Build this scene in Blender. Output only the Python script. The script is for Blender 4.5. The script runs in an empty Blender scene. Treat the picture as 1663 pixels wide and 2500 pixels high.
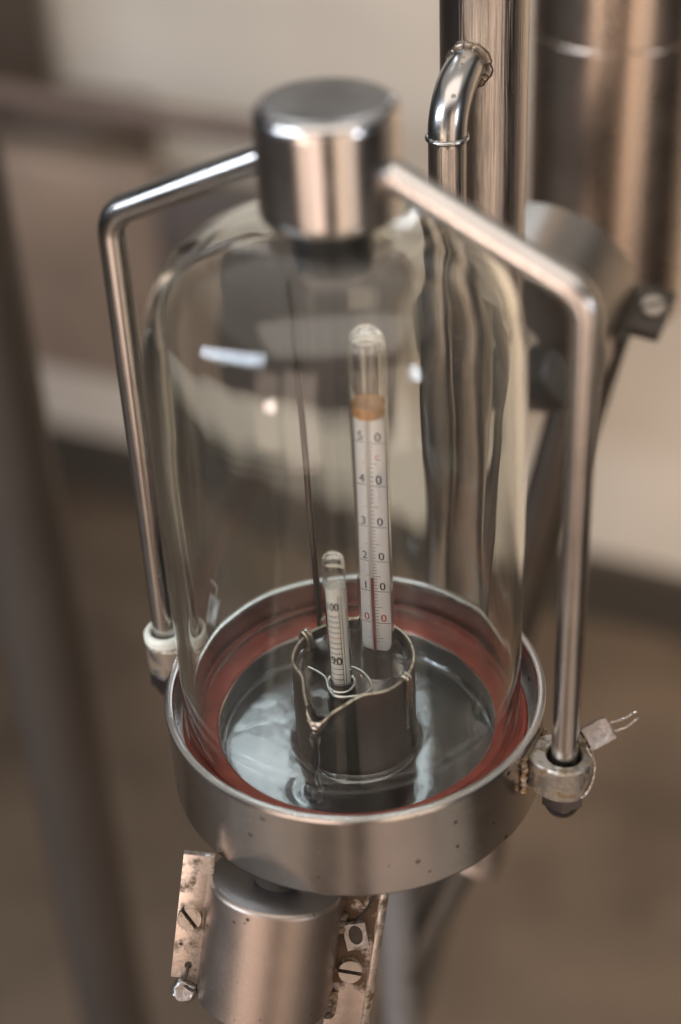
import bpy, bmesh, math, random
from mathutils import Vector, Matrix, noise
random.seed(4)
S = bpy.context.scene
COL = S.collection
R = math.radians
PI = math.pi
# ------------------------------------------------------------------ camera
cam = bpy.data.cameras.new("camera")
camo = bpy.data.objects.new("camera", cam)
COL.objects.link(camo)
_r = Vector((0.99877553, -0.0251857, -0.04258069))
_u = Vector((0.0493584, 0.56548987, 0.82327696))
_w = Vector((-0.00334415, 0.8243706, -0.56604057))
M = Matrix.Identity(4)
for i in range(3):
    M[i][0], M[i][1], M[i][2] = _r[i], _u[i], -_w[i]
M[0][3], M[1][3], M[2][3] = 0.0, -0.45530822, 0.39045402
camo.matrix_world = M
cam.sensor_fit = 'VERTICAL'
cam.sensor_height = 36.0
cam.sensor_width = 24.0
cam.lens = 56.52
cam.clip_start = 0.01
cam.clip_end = 60
cam.dof.use_dof = True
cam.dof.focus_distance = 0.588
cam.dof.aperture_fstop = 3.0
S.camera = camo
# ------------------------------------------------------------------ world and lamps
W = bpy.data.worlds.new("World")
S.world = W
W.use_nodes = True
bg = W.node_tree.nodes['Background']
bg.inputs[0].default_value = (0.88, 0.94, 1.0, 1)
bg.inputs[1].default_value = 0.02


def lamp(name, loc, target, sx, sy, power, color, spread=180):
    l = bpy.data.lights.new(name, 'AREA')
    l.shape = 'RECTANGLE'
    l.size, l.size_y = sx, sy
    l.energy = power
    l.color = color
    l.spread = R(spread)
    o = bpy.data.objects.new(name, l)
    COL.objects.link(o)
    o.location = loc
    d = Vector(target) - Vector(loc)
    o.rotation_euler = d.to_track_quat('-Z', 'Y').to_euler()
    return o


def panel(name, loc, target, sx, sy, radiance, color, spread=180):
    lamp(name, loc, target, sx, sy, radiance * PI * sx * sy, color, spread)


def tube_lamp(name, a, b, width, target, radiance, color):
    a, b = Vector(a), Vector(b)
    mid, X = (a + b) / 2, (b - a).normalized()
    Z = (mid - Vector(target)).normalized()
    Z = (Z - X * Z.dot(X)).normalized()
    m = Matrix((X, Z.cross(X), Z)).transposed().to_4x4()
    m.translation = mid
    L = (b - a).length
    o = lamp(name, mid, target, L, width, radiance * PI * L * width, color)
    o.matrix_world = m


for x0, x1, rad_, col_ in ((-1.80, -1.20, 1.0, (1.0, .75, .60)), (-1.0, -.34, 1.2, (1.0, .75, .62)),
                           (.36, .82, 1.0, (1.0, .74, .56)), (1.0, 1.5, .9, (1.0, .80, .66))):
    panel("window_and_fill_light", ((x0 + x1) / 2, -1.8, 0.0), (0, -.2, 0), x1 - x0, 1.9, rad_, col_)
tube_lamp("fluorescent_tube", (-1.24, -1.22, 1.20), (-3.6, -.30, 1.00), .10, (0, 0, 0), 24, (0.78, 0.87, 1.0))
tube_lamp("fluorescent_tube", (-1.33, -1.27, 0.98), (-3.7, -.32, .76), .10, (0, 0, 0), 24, (0.78, 0.87, 1.0))
panel("fluorescent_tube", (1.8, -1.72, 0.55), (0, 0, 0.1), 0.16, 0.5, 18, (0.80, 0.88, 1.0))
panel("wall_lamp", (-1.5, -2.0, -.08), (0, 0, 0.1), 0.26, 0.26, 14, (1.0, 0.80, 0.72))
panel("ceiling_and_fill_light", (0.0, 0.25, 1.75), (0, 0.251, 0), 4.2, 3.1, 0.22, (1.0, 0.95, 0.88))
panel("ceiling_and_fill_light", (1.15, 0.30, 0.6), (.62, 1.05, -.75), 0.5, 0.5, 6.5, (1.0, 0.76, 0.54), 85)  # unseen warm fill lamp added to brighten the wall at right
panel("ceiling_and_fill_light", (-0.45, 0.75, 1.2), (-.30, 1.45, -.75), 0.6, 0.5, 1.7, (0.96, 0.98, 1.0), 100)  # unseen fill lamp added to light the left wall behind the jar
panel("window_and_fill_light", (0.0, -1.0, 2.0), (0, 0, 0), 3.0, 1.6, .95, (1.0, 0.90, 0.82))  # unseen overhead fill lamp added to brighten the scale cards
panel("patch_light", (-0.19, 1.15, 1.22), (0, 0, 0), 0.19, 0.42, 3.0, (0.84, 0.92, 1.0))  # unseen cool lamps placed to put pale patches on the dish floor
panel("patch_light", (0.16, 1.15, 1.22), (0, 0, 0), 0.15, 0.42, 3.2, (0.84, 0.92, 1.0))
S.view_settings.view_transform = 'Standard'
S.view_settings.look = 'None'
S.view_settings.exposure = 0.95
S.view_settings.gamma = 1.0
S.cycles.max_bounces = 24
S.cycles.transmission_bounces = 20
S.cycles.glossy_bounces = 8
S.cycles.diffuse_bounces = 4
S.cycles.transparent_max_bounces = 16
S.cycles.blur_glossy = 1.0
S.cycles.use_denoising = True
S.cycles.use_adaptive_sampling = False
S.cycles.sample_clamp_indirect = 6.0


# ------------------------------------------------------------------ materials
class NT:
    def __init__(s, name):
        s.m = bpy.data.materials.new(name)
        s.m.use_nodes = True
        s.t = s.m.node_tree
        s.p = s.t.nodes['Principled BSDF']
        s.tc = s.t.nodes.new('ShaderNodeTexCoord')

    def n(s, kind, **kw):
        x = s.t.nodes.new('ShaderNode' + kind)
        for k, v in kw.items():
            if hasattr(x, k):
                setattr(x, k, v)
            else:
                x.inputs[k.replace('_', ' ')].default_value = v
        return x

    def l(s, a, b):
        s.t.links.new(a, b)

    def noise(s, scale=(1, 1, 1), sc=1.0, detail=4, rough=.55, coord='Object'):
        mp = s.n('Mapping')
        mp.inputs['Scale'].default_value = scale
        s.l(s.tc.outputs[coord], mp.inputs['Vector'])
        nz = s.n('TexNoise')
        nz.inputs['Scale'].default_value = sc
        nz.inputs['Detail'].default_value = detail
        nz.inputs['Roughness'].default_value = rough
        s.l(mp.outputs[0], nz.inputs['Vector'])
        return nz.outputs['Fac']

    def ramp(s, fac, stops):
        r = s.n('ValToRGB')
        e = r.color_ramp.elements
        while len(e) < len(stops):
            e.new(0.5)
        for i, (p, c) in enumerate(stops):
            e[i].position = p
            e[i].color = (c, c, c, 1) if isinstance(c, (int, float)) else tuple(c) + (1,)
        s.l(fac, r.inputs[0])
        return r.outputs[0]

    def mix(s, fac, a, b):
        m = s.n('Mix', data_type='RGBA')
        for sock, v in ((m.inputs[0], fac), (m.inputs[6], a), (m.inputs[7], b)):
            if isinstance(v, (int, float)):
                sock.default_value = v
            elif isinstance(v, tuple):
                sock.default_value = v + (1,)
            else:
                s.l(v, sock)
        return m.outputs[2]

    def math(s, op, a, b=0.0):
        m = s.n('Math', operation=op)
        for sock, v in ((m.inputs[0], a), (m.inputs[1], b)):
            if isinstance(v, (int, float)):
                sock.default_value = v
            else:
                s.l(v, sock)
        return m.outputs[0]

    def bump(s, h, strength=.3, dist=.001):
        b = s.n('Bump')
        b.inputs['Strength'].default_value = strength
        b.inputs['Distance'].default_value = dist
        s.l(h, b.inputs['Height'])
        s.l(b.outputs[0], s.p.inputs['Normal'])
        return b


def steel(name, col=(.56, .535, .51), rough=.27, brush=(60, 60, 1600), bs=.10, pits=.0, stain=.0,
          stain_col=(.22, .13, .05), stain_scale=90, aniso=0.0, rvar=.10, sgrad=None):
    t = NT(name)
    t.p.inputs['Metallic'].default_value = 1.0
    br = t.noise(brush, 1.0, 3, .6)
    cl = t.noise((1, 1, 1), 45, 4, .6)
    c = t.mix(t.ramp(cl, [(.3, 0.0), (.75, 1.0)]), tuple(x * .86 for x in col), col)
    rg = t.math('ADD', t.math('MULTIPLY', cl, rvar), rough - rvar * .5)
    rg = t.math('ADD', rg, t.math('MULTIPLY', br, .08))
    met = None
    if pits:
        vo = t.n('TexVoronoi')
        vo.inputs['Scale'].default_value = 210
        t.l(t.tc.outputs['Object'], vo.inputs['Vector'])
        sp = t.n('SeparateColor')
        t.l(vo.outputs['Color'], sp.inputs[0])
        size = t.math('MULTIPLY', t.math('SUBTRACT', sp.outputs[0], .50), .46 * pits)
        pm = t.math('MULTIPLY', t.math('SUBTRACT', size, vo.outputs['Distance']), 18.0)
        pm = t.math('MINIMUM', t.math('MAXIMUM', pm, 0.0), 1.0)
        zone = t.ramp(t.noise((1, 1, 1), 60, 2, .5), [(.36, 0.0), (.56, 1.0)])
        pm = t.math('MULTIPLY', pm, zone)
        c = t.mix(pm, c, (.05, .035, .025))
        rg = t.math('ADD', rg, t.math('MULTIPLY', pm, .4))
    if stain:
        sn = t.noise((1, 1, 1), stain_scale, 6, .68)
        if sgrad:
            sx = t.n('SeparateXYZ')
            t.l(t.tc.outputs['Object'], sx.inputs[0])
            gr = t.n('MapRange')
            gr.inputs['From Min'].default_value, gr.inputs['From Max'].default_value = sgrad[0], sgrad[1]
            gr.inputs['To Min'].default_value, gr.inputs['To Max'].default_value = sgrad[2], sgrad[3]
            t.l(sx.outputs[2], gr.inputs[0])
            sn = t.math('ADD', sn, gr.outputs[0])
        sm = t.ramp(sn, [(.62 - stain * .22, 0.0), (.74 - stain * .18, 1.0)])
        c = t.mix(sm, c, stain_col)
        rg = t.math('ADD', rg, t.math('MULTIPLY', sm, .3))
        met = t.math('SUBTRACT', 1.0, t.math('MULTIPLY', sm, .75))
        t.l(met, t.p.inputs['Metallic'])
    t.l(c, t.p.inputs['Base Color'])
    t.l(rg, t.p.inputs['Roughness'])
    t.p.inputs['Anisotropic'].default_value = aniso
    t.bump(br, bs, .0004)
    return t.m


def plain(name, col, rough=.6, var=.12, scale=60, bump=.15, bd=.0006, metal=0.0, spec=None, col2=None, **kw):
    t = NT(name)
    n1 = t.noise((1, 1, 1), scale, 6, .6)
    a = tuple(max(0, x * (1 - var)) for x in col) if col2 is None else col2
    c = t.mix(t.ramp(n1, [(.3, 0.0), (.7, 1.0)]), a, tuple(min(1, x * (1 + var)) for x in col))
    t.l(c, t.p.inputs['Base Color'])
    t.p.inputs['Roughness'].default_value = rough
    t.p.inputs['Metallic'].default_value = metal
    t.bump(t.noise((1, 1, 1), scale * 8, 4, .6), bump, bd)
    return t.m


def glass(name, ior=1.5, col=(1, 1, 1), rough=0.0, bump=None, dust=0):
    m = bpy.data.materials.new(name)
    m.use_nodes = True
    t = m.node_tree
    t.nodes.remove(t.nodes['Principled BSDF'])
    g = t.nodes.new('ShaderNodeBsdfGlass')
    g.inputs['Color'].default_value = tuple(col) + (1,)
    g.inputs['Roughness'].default_value = rough
    g.inputs['IOR'].default_value = ior
    t.links.new(g.outputs[0], t.nodes['Material Output'].inputs['Surface'])
    if dust:
        d = t.nodes.new('ShaderNodeBsdfDiffuse')
        d.inputs[0].default_value = (.75, .73, .69, 1)
        tc = t.nodes.new('ShaderNodeTexCoord')
        nz = t.nodes.new('ShaderNodeTexNoise')
        nz.inputs['Scale'].default_value = 28
        nz.inputs['Detail'].default_value = 7
        nz.inputs['Roughness'].default_value = .7
        mr = t.nodes.new('ShaderNodeMapRange')
        mr.inputs['From Min'].default_value = .42
        mr.inputs['From Max'].default_value = .78
        mr.inputs['To Min'].default_value = .004
        mr.inputs['To Max'].default_value = dust
        mx = t.nodes.new('ShaderNodeMixShader')
        t.links.new(tc.outputs['Object'], nz.inputs['Vector'])
        t.links.new(nz.outputs['Fac'], mr.inputs[0])
        t.links.new(mr.outputs[0], mx.inputs[0])
        t.links.new(g.outputs[0], mx.inputs[1])
        t.links.new(d.outputs[0], mx.inputs[2])
        t.links.new(mx.outputs[0], t.nodes['Material Output'].inputs['Surface'])
    if bump:
        tc = t.nodes.new('ShaderNodeTexCoord')
        mp = t.nodes.new('ShaderNodeMapping')
        mp.inputs['Scale'].default_value = bump[0]
        nz = t.nodes.new('ShaderNodeTexNoise')
        nz.inputs['Scale'].default_value = 1.0
        nz.inputs['Detail'].default_value = 2
        bp = t.nodes.new('ShaderNodeBump')
        bp.inputs['Strength'].default_value = bump[1]
        bp.inputs['Distance'].default_value = bump[2]
        t.links.new(tc.outputs['Object'], mp.inputs[0])
        t.links.new(mp.outputs[0], nz.inputs['Vector'])
        t.links.new(nz.outputs['Fac'], bp.inputs['Height'])
        t.links.new(bp.outputs[0], g.inputs['Normal'])
    return m


MAT = dict(
    dish=steel('brushed_steel_dish', rough=.17, brush=(50, 50, 1500), bs=.14, pits=1.2, rvar=.2),
    rim=steel('steel_rim', col=(.60, .57, .545), rough=.22, bs=.05),
    plate=steel('steel_floor_plate', col=(.105, .11, .115), rough=.20, brush=(30, 30, 30), bs=.05),
    knob=steel('polished_knob_steel', col=(.60, .57, .545), rough=.19, brush=(20, 20, 900), bs=.05, rvar=.2),
    rod=steel('handle_rod_steel', col=(.60, .57, .54), rough=.18, brush=(1400, 1400, 12), bs=.10, pits=.6, rvar=.2),
    lug=steel('stained_lug_steel', col=(.50, .47, .43), rough=.32, brush=(700, 700, 60), bs=.12, pits=1.1,
              stain=.72, stain_col=(.17, .115, .05), stain_scale=190),
    weld=steel('weld_bead_steel', col=(.30, .25, .20), rough=.35, brush=(300, 300, 300), bs=.5, stain=.6, stain_scale=300),
    solder=steel('rough_solder', col=(.60, .50, .43), rough=.26, brush=(900, 900, 900), bs=.6, stain=.25, stain_scale=500),
    nut=steel('dark_cap_nut_steel', col=(.20, .175, .17), rough=.14, brush=(200, 200, 200), bs=.03, pits=.5),
    cup=steel('dull_cup_steel', col=(.17, .158, .146), rough=.26, brush=(60, 60, 900), bs=.08),
    brass=steel('worn_brass_wire', col=(.50, .455, .385), rough=.27, brush=(500, 500, 500), bs=.2, stain=.4, stain_scale=400),
    pipe=steel('drawn_pipe_steel', col=(.52, .48, .45), rough=.15, brush=(1500, 1500, 5), bs=.55, pits=.7),
    elbow=steel('elbow_steel', col=(.52, .50, .48), rough=.20, brush=(200, 200, 200), bs=.08, pits=1.1),
    collar=steel('worn_collar_steel', col=(.35, .295, .255), rough=.38, brush=(900, 900, 900), bs=.16, pits=.9),
    collar_face=steel('blackened_collar_face', col=(.25, .24, .235), rough=.46, brush=(700, 700, 700), bs=.25),
    plate_rust=steel('rusty_flange_steel', col=(.60, .52, .46), rough=.34, brush=(400, 400, 400), bs=.3, pits=.8,
                     stain=.8, stain_col=(.075, .042, .020), stain_scale=120, sgrad=(-.046, -.036, -.10, .13)),
    plate_light=steel('spotted_flange_steel', col=(.66, .57, .50), rough=.34, brush=(400, 400, 400), bs=.3, pits=.8,
                      stain=.68, stain_col=(.11, .07, .032), stain_scale=120),
    screw=steel('screw_steel', col=(.62, .55, .48), rough=.3, brush=(500, 500, 500), bs=.2, stain=.4, stain_scale=300),
    column=steel('column_steel', col=(.56, .46, .38), rough=.24, brush=(300, 300, 4), bs=.08),
    drum=steel('drum_steel', col=(.36, .325, .29), rough=.30, brush=(300, 300, 6), bs=.2),
    darkmetal=steel('dark_bracket_steel', col=(.20, .17, .14), rough=.4, brush=(200, 200, 200), bs=.2),
    tank=steel('tank_steel', col=(.50, .40, .32), rough=.38, brush=(60, 60, 60), bs=.1),
    beam=plain('mottled_beam', (.19, .138, .102), .42, .3, 7, .2, metal=.35),
    slab_brown=plain('brown_slab', (.30, .235, .18), .6, .2, 6, .2),
    slab_pink=plain('pinkish_slab', (.42, .335, .28), .6, .2, 6, .2),
    bracket=plain('dark_bracket_paint', (.055, .045, .034), .45, .3, 60, .2),
    shade_brown=plain('painted_shade_brown', (.060, .046, .038), .5, .2, 9, .1),  # dark brown that paints shade onto the beam end and left blocks
    railpaint=plain('brown_rail_paint', (.085, .055, .040), .5, .2, 9, .1),
    leg=plain('brown_leg_paint', (.05, .041, .034), .5, .15, 8, .1),
    stand=plain('grey_stand_paint', (.16, .155, .15), .45, .12, 40, .1),
    gasket=plain('red_rubber', (.42, .090, .060), .42, .32, 70, .25, .0004),
    rubber=plain('black_rubber', (.012, .012, .012), .45, .2, 200, .1),
    washer=plain('white_plastic', (.72, .74, .66), .4, .1, 200, .1),
    slot=plain('dark_slot_and_shade', (.03, .022, .014), .8, .3, 400, .2),  # near black for slots, holes, wires and painted-in shade
    wirelead=steel('seal_wire', col=(.62, .56, .50), rough=.3, brush=(900, 900, 900), bs=.1),
    loop=steel('bright_loop_wire', col=(.72, .72, .70), rough=.18, brush=(400, 400, 400), bs=.03),
    lead=steel('lead', col=(.37, .345, .33), rough=.40, brush=(420, 420, 420), bs=1.0, rvar=.25, stain=.35, stain_col=(.2, .16, .12), stain_scale=300),
    jar=glass('jar_glass', 1.41, (.99, 1, .985), dust=.004),
    thin=glass('instrument_glass', 1.42, (1, 1, 1)),
    spirit=glass('clear_spirit', 1.36, (.99, .99, .99)),
    film=glass('spirit_film', 1.36, (.99, .99, .99), bump=((70, 70, 70), .22, .0010)),
    paper=plain('cream_paper', (.93, .895, .83), .6, .04, 150, .05),
    card=plain('white_milk_glass', (.93, .885, .865), .35, .03, 150, .02),
    ink=plain('black_ink', (.014, .013, .016), .6, .05, 100, .0),
    redink=plain('red_ink', (.52, .06, .035), .6, .05, 100, .0),
    spiritred=plain('red_column', (.34, .04, .035), .25, .05, 100, .0),
    seal=plain('amber_sealing_band', (.40, .155, .035), .35, .35, 260, .1, col2=(.52, .25, .06)),
    capil=plain('grey_capillary', (.45, .42, .41), .2, .05, 100, .0),
    wall=None, floor=None,
)
t = NT('plaster_wall')
n1 = t.noise((1, 1, 1), 2.2, 6, .6)
c = t.mix(t.ramp(n1, [(.3, 0.0), (.7, 1.0)]), (.38, .335, .275), (.50, .44, .37))
t.l(c, t.p.inputs['Base Color'])
t.p.inputs['Roughness'].default_value = .75
t.bump(t.noise((1, 1, 1), 60, 4), .2, .004)
MAT['wall'] = t.m
t = NT('worn_brown_floor')
n1 = t.noise((1, 1, 1), 3.5, 7, .6)
c = t.mix(t.ramp(n1, [(.35, 0.0), (.65, 1.0)]), (.038, .027, .0185), (.090, .065, .045))
t.l(c, t.p.inputs['Base Color'])
t.p.inputs['Roughness'].default_value = .5
t.bump(t.noise((1, 1, 1), 90, 4), .2, .002)
MAT['floor'] = t.m


# ------------------------------------------------------------------ mesh helpers
class MB:
    def __init__(s):
        s.v, s.f = [], []

    def add(s, v, f):
        k = len(s.v)
        s.v += [Vector(x) for x in v]
        s.f += [tuple(i + k for i in q) for q in f]
        return s

    def xf(s, mat):
        s.v = [mat @ x for x in s.v]
        return s

    def lathe(s, prof, n=96, axis=(0, 0), fn=None, closed=False):
        v, f = [], []
        if n > 8:
            q = []
            M0 = len(prof)
            for i in range(M0):
                a, b = prof[i], prof[(i + 1) % M0]
                q.append(a)
                d = math.hypot(b[0] - a[0], b[1] - a[1])
                if (closed or i < M0 - 1) and d > .0025 and not (a[0] == 0 and b[0] == 0):
                    e = min(.0004, d * .1) / d
                    for k in (e, 1 - e):
                        q.append((a[0] + (b[0] - a[0]) * k, a[1] + (b[1] - a[1]) * k))
            prof = q
        m = len(prof)
        for j in range(n):
            a = 2 * PI * j / n
            for (r, z) in prof:
                if fn:
                    v.append(fn(a, r, z))
                else:
                    v.append((axis[0] + r * math.cos(a), axis[1] + r * math.sin(a), z))
        for j in range(n):
            k = (j + 1) % n
            for i in range(m if closed else m - 1):
                i2 = (i + 1) % m
                if prof[i][0] == 0 and prof[i2][0] == 0:
                    continue
                f.append((j * m + i, k * m + i, k * m + i2, j * m + i2))
        return s.add(v, f)

    def tube(s, path, r, n=16, caps=True, closed=False):
        P = [Vector(p) for p in path]
        N = len(P)
        rr = r if isinstance(r, (list, tuple)) else [r] * N
        T = []
        for i in range(N):
            if closed:
                T.append((P[(i + 1) % N] - P[i - 1]).normalized())
            else:
                T.append((P[min(i + 1, N - 1)] - P[max(i - 1, 0)]).normalized())
        a = Vector((0, 0, 1)) if abs(T[0].z) < .9 else Vector((1, 0, 0))
        X = (a - T[0] * a.dot(T[0])).normalized()
        v, f = [], []
        for i in range(N):
            X = (X - T[i] * X.dot(T[i])).normalized()
            Y = T[i].cross(X)
            for j in range(n):
                b = 2 * PI * j / n
                v.append(P[i] + (X * math.cos(b) + Y * math.sin(b)) * rr[i])
        for i in range(N if closed else N - 1):
            i2 = (i + 1) % N
            for j in range(n):
                k = (j + 1) % n
                f.append((i * n + j, i * n + k, i2 * n + k, i2 * n + j))
        if caps and not closed:
            f.append(tuple(range(n - 1, -1, -1)))
            f.append(tuple((N - 1) * n + j for j in range(n)))
        return s.add(v, f)

    def box(s, lo, hi, mat=None, bev=0.0, seg=2):
        bm = bmesh.new()
        bmesh.ops.create_cube(bm, size=1.0)
        lo, hi = Vector(lo), Vector(hi)
        for q in bm.verts:
            q.co = Vector((lo[i] + (q.co[i] + .5) * (hi[i] - lo[i]) for i in range(3)))
        if bev:
            bmesh.ops.bevel(bm, geom=bm.edges[:], offset=bev, segments=seg, affect='EDGES', profile=.5)
        v = [q.co.copy() for q in bm.verts]
        if mat is not None:
            v = [mat @ q for q in v]
        for i, q in enumerate(bm.verts):
            q.index = i
        f = [tuple(q.index for q in x.verts) for x in bm.faces]
        bm.free()
        return s.add(v, f)


def link(name, mb, mat, parent=None, loc=None, ang=38, smooth=True):
    """one mesh object; vertices are given in world axes and stored relative to its thing's base"""
    me = bpy.data.meshes.new(name)
    off = Vector((0, 0, 0))
    root = parent
    while root is not None and root.parent is not None:
        root = root.parent
    if root is not None and not root.get('local', False):
        off = root.location
    elif loc is not None:
        off = Vector(loc)
    me.from_pydata([tuple(v - off) for v in mb.v], [], mb.f)
    bm = bmesh.new()
    bm.from_mesh(me)
    bmesh.ops.remove_doubles(bm, verts=bm.verts[:], dist=1e-7)
    bmesh.ops.recalc_face_normals(bm, faces=bm.faces[:])
    bm.to_mesh(me)
    bm.free()
    if smooth:
        for p in me.polygons:
            p.use_smooth = True
        me.set_sharp_from_angle(angle=R(ang))
    me.materials.append(MAT[mat] if isinstance(mat, str) else mat)
    o = bpy.data.objects.new(name, me)
    COL.objects.link(o)
    if parent is not None:
        o.parent = parent
    elif loc is not None:
        o.location = loc
    return o


def tag(o, label=None, cat=None, group=None, kind=None):
    if label:
        o['label'] = label
    if cat:
        o['category'] = cat
    if group:
        o['group'] = group
    if kind:
        o['kind'] = kind
    return o


def thing(name, loc, label, cat, group=None, mat=None):
    o = bpy.data.objects.new(name, None)
    o.empty_display_size = .01
    COL.objects.link(o)
    o.location = loc
    if mat is not None:
        o.matrix_world = Matrix.Translation(Vector(loc)) @ mat.to_4x4()
        o['local'] = True
    return tag(o, label, cat, group)


def smooth_path(pts, n=8):
    P = [Vector(p) for p in pts]
    out = []
    for i in range(len(P) - 1):
        p0, p1, p2, p3 = P[max(i - 1, 0)], P[i], P[i + 1], P[min(i + 2, len(P) - 1)]
        for k in range(n):
            t = k / n
            out.append(.5 * ((2 * p1) + (p2 - p0) * t + (2 * p0 - 5 * p1 + 4 * p2 - p3) * t * t + (3 * p1 - p0 - 3 * p2 + p3) * t ** 3))
    out.append(P[-1])
    return out


def round_corner(a, b, c, rad, n=12):
    """points of a polyline a-b-c with the corner b rounded"""
    a, b, c = Vector(a), Vector(b), Vector(c)
    u, v = (a - b).normalized(), (c - b).normalized()
    th = u.angle(v)
    d = rad / math.tan(th / 2)
    cen = b + (u + v).normalized() * (rad / math.sin(th / 2))
    p, q = b + u * d - cen, b + v * d - cen
    out = []
    for i in range(n + 1):
        t = i / n
        al = p.angle(q)
        out.append(cen + (p * math.sin((1 - t) * al) + q * math.sin(t * al)) / math.sin(al))
    return out


_tcache = {}


def text2d(body, size):
    if (body, size) in _tcache:
        return _tcache[(body, size)]
    cu = bpy.data.curves.new('glyph', 'FONT')
    cu.body = body
    cu.size = size
    cu.align_x = 'CENTER'
    cu.resolution_u = 4
    o = bpy.data.objects.new('glyph', cu)
    COL.objects.link(o)
    dg = bpy.context.evaluated_depsgraph_get()
    me = o.evaluated_get(dg).to_mesh()
    res = ([(v.co.x, v.co.y) for v in me.vertices], [tuple(p.vertices) for p in me.polygons])
    o.evaluated_get(dg).to_mesh_clear()
    bpy.data.objects.remove(o)
    bpy.data.curves.remove(cu)
    _tcache[(body, size)] = res
    return res


E = Vector((0.8856, -0.4645, 0))       # direction of the bail handle, left (far) to right (near)
Nn = Vector((0.4645, 0.8856, 0))       # across it, away from the viewer
XE = Matrix(((E.x, Nn.x, 0), (E.y, Nn.y, 0), (0, 0, 1))).to_4x4()   # local x along E, y along Nn

# ------------------------------------------------------------------ setting: floor and walls
mb = MB().add([(-6, -6, -1.0), (6, -6, -1.0), (6, 6, -1.0), (-6, 6, -1.0)], [(0, 1, 2, 3)])
tag(link('floor', mb, 'floor'), kind='structure')
mb = MB().box((-3, 1.305, -1.0), (3, 1.42, .70), XE)
tag(link('wall', mb, 'wall'), kind='structure')
for x0, x1, y0, y1, m_ in ((-.93, -.52, -2.2, -.30, 'slab_brown'), (-.23, -.11, -2.2, -.45, 'slab_brown'), (.06, .70, -2.2, -.35, 'slab_pink'), (.74, .94, -1.6, -.30, 'wall'), (-1.02, -.95, -1.2, -.1, 'wall')):
    tag(link('reflection_slab', MB().box((x0, y0, -1.0), (x1, y1, -.96), None, .004), m_), kind='structure')  # unseen slabs added behind the camera to band the steel's reflections
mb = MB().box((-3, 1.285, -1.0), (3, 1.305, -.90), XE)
tag(link('wall_foot_shade', mb, 'slot'), kind='structure')  # dark strip standing in for the shadow along the wall foot

# far rail and tank
o = thing('wall_rail', (-.3, 1.15, -.2), 'thin brown steel rail running level above the broad beam', 'rail')
mb = MB().tube([XE @ Vector((-2.2, .93, -.203)), XE @ Vector((-.50, .93, -.203))], .0135, 20)
link('rail_tube', mb, 'railpaint', o)
o = thing('metal_beam', XE @ Vector((-.9, 1.0, -1.0)), 'broad flat brown metal beam low at the left behind the jar', 'beam')
link('beam_body', MB().box((-2.4, .93, -.538), (-.700, .975, -.272), XE, .006), 'beam', o)
tag(link('beam_shaded_end', MB().box((-.700, .926, -.536), (-.40, .972, -.276), XE, .006), 'shade_brown', o), 'end of the beam, coloured dark in place of shade')  # same beam; shade is put into this end's darker colour
for xx in (-1.9, -1.3):
    link('beam_leg', MB().box((xx, .935, -1.0), (xx + .05, .965, -.537), XE), 'bracket', o)
o = thing('shade_block', XE @ Vector((-1.6, 1.2, -.42)), 'dark block added for the shade behind the rail at the far left', 'box')
link('box_body', MB().box((-2.6, 1.10, -.43), (-.93, 1.29, -.335), XE, .004), 'shade_brown', o)  # added dark blocks stand for the shaded area under the rail
link('box_side', MB().box((-2.6, 1.12, -.334), (-1.075, 1.28, -.05), XE, .004), 'shade_brown', o)

o = thing('support_post', (-.2, .40, -1.0), 'brown blurred round post standing at the lower left edge', 'post')
link('post_tube', MB().tube([(-.2087, .40, -1.0), (-.2087, .40, .2)], .0275, 24), 'leg', o)
link('post_foot', MB().lathe([(0, -.985), (.05, -.985), (.05, -1.0)], 32, (-.2087, .40)), 'leg', o)

# ------------------------------------------------------------------ sample dish
dish = thing('sample_dish', (0, 0, -.037), 'round brushed steel dish with a red rubber ring under the glass jar', 'dish')
prof = [(0, -.0371), (.0688, -.0371), (.0697, -.0368), (.0700, -.0360), (.0700, -.0010), (.0695, 0.0), (.0680, 0.0), (.0676, -.0006),
        (.0676, -.0185), (.0527, -.0185), (.0527, -.0262), (0, -.0262)]
mb = MB().lathe(prof, 192)
link('dish_body', mb, 'dish', dish)
mb = MB().lathe([(.0706, -.0008), (.0703, .0003), (.0690, .0007), (.0677, .0004), (.0673, -.0006), (.0690, -.0014)], 192, closed=True)
link('dish_rim', mb, 'rim', dish)
mb = MB().lathe([(.0520, -.0185), (.0644, -.0185), (.0644, -.0133), (.0636, -.0125), (.0528, -.0125), (.0520, -.0133)], 160, closed=True)
link('gasket', mb, 'gasket', dish)
mb = MB().lathe([(.0516, -.0262), (.0516, -.0138), (.0520, -.0134), (.0525, -.0138), (.0525, -.0185)], 160)
link('inner_lip', mb, 'rim', dish)
mb = MB().lathe([(0, -.0262), (.0515, -.0262), (.0513, -.0255), (0, -.0255)], 128)
link('floor_plate', mb, 'plate', dish)


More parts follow.
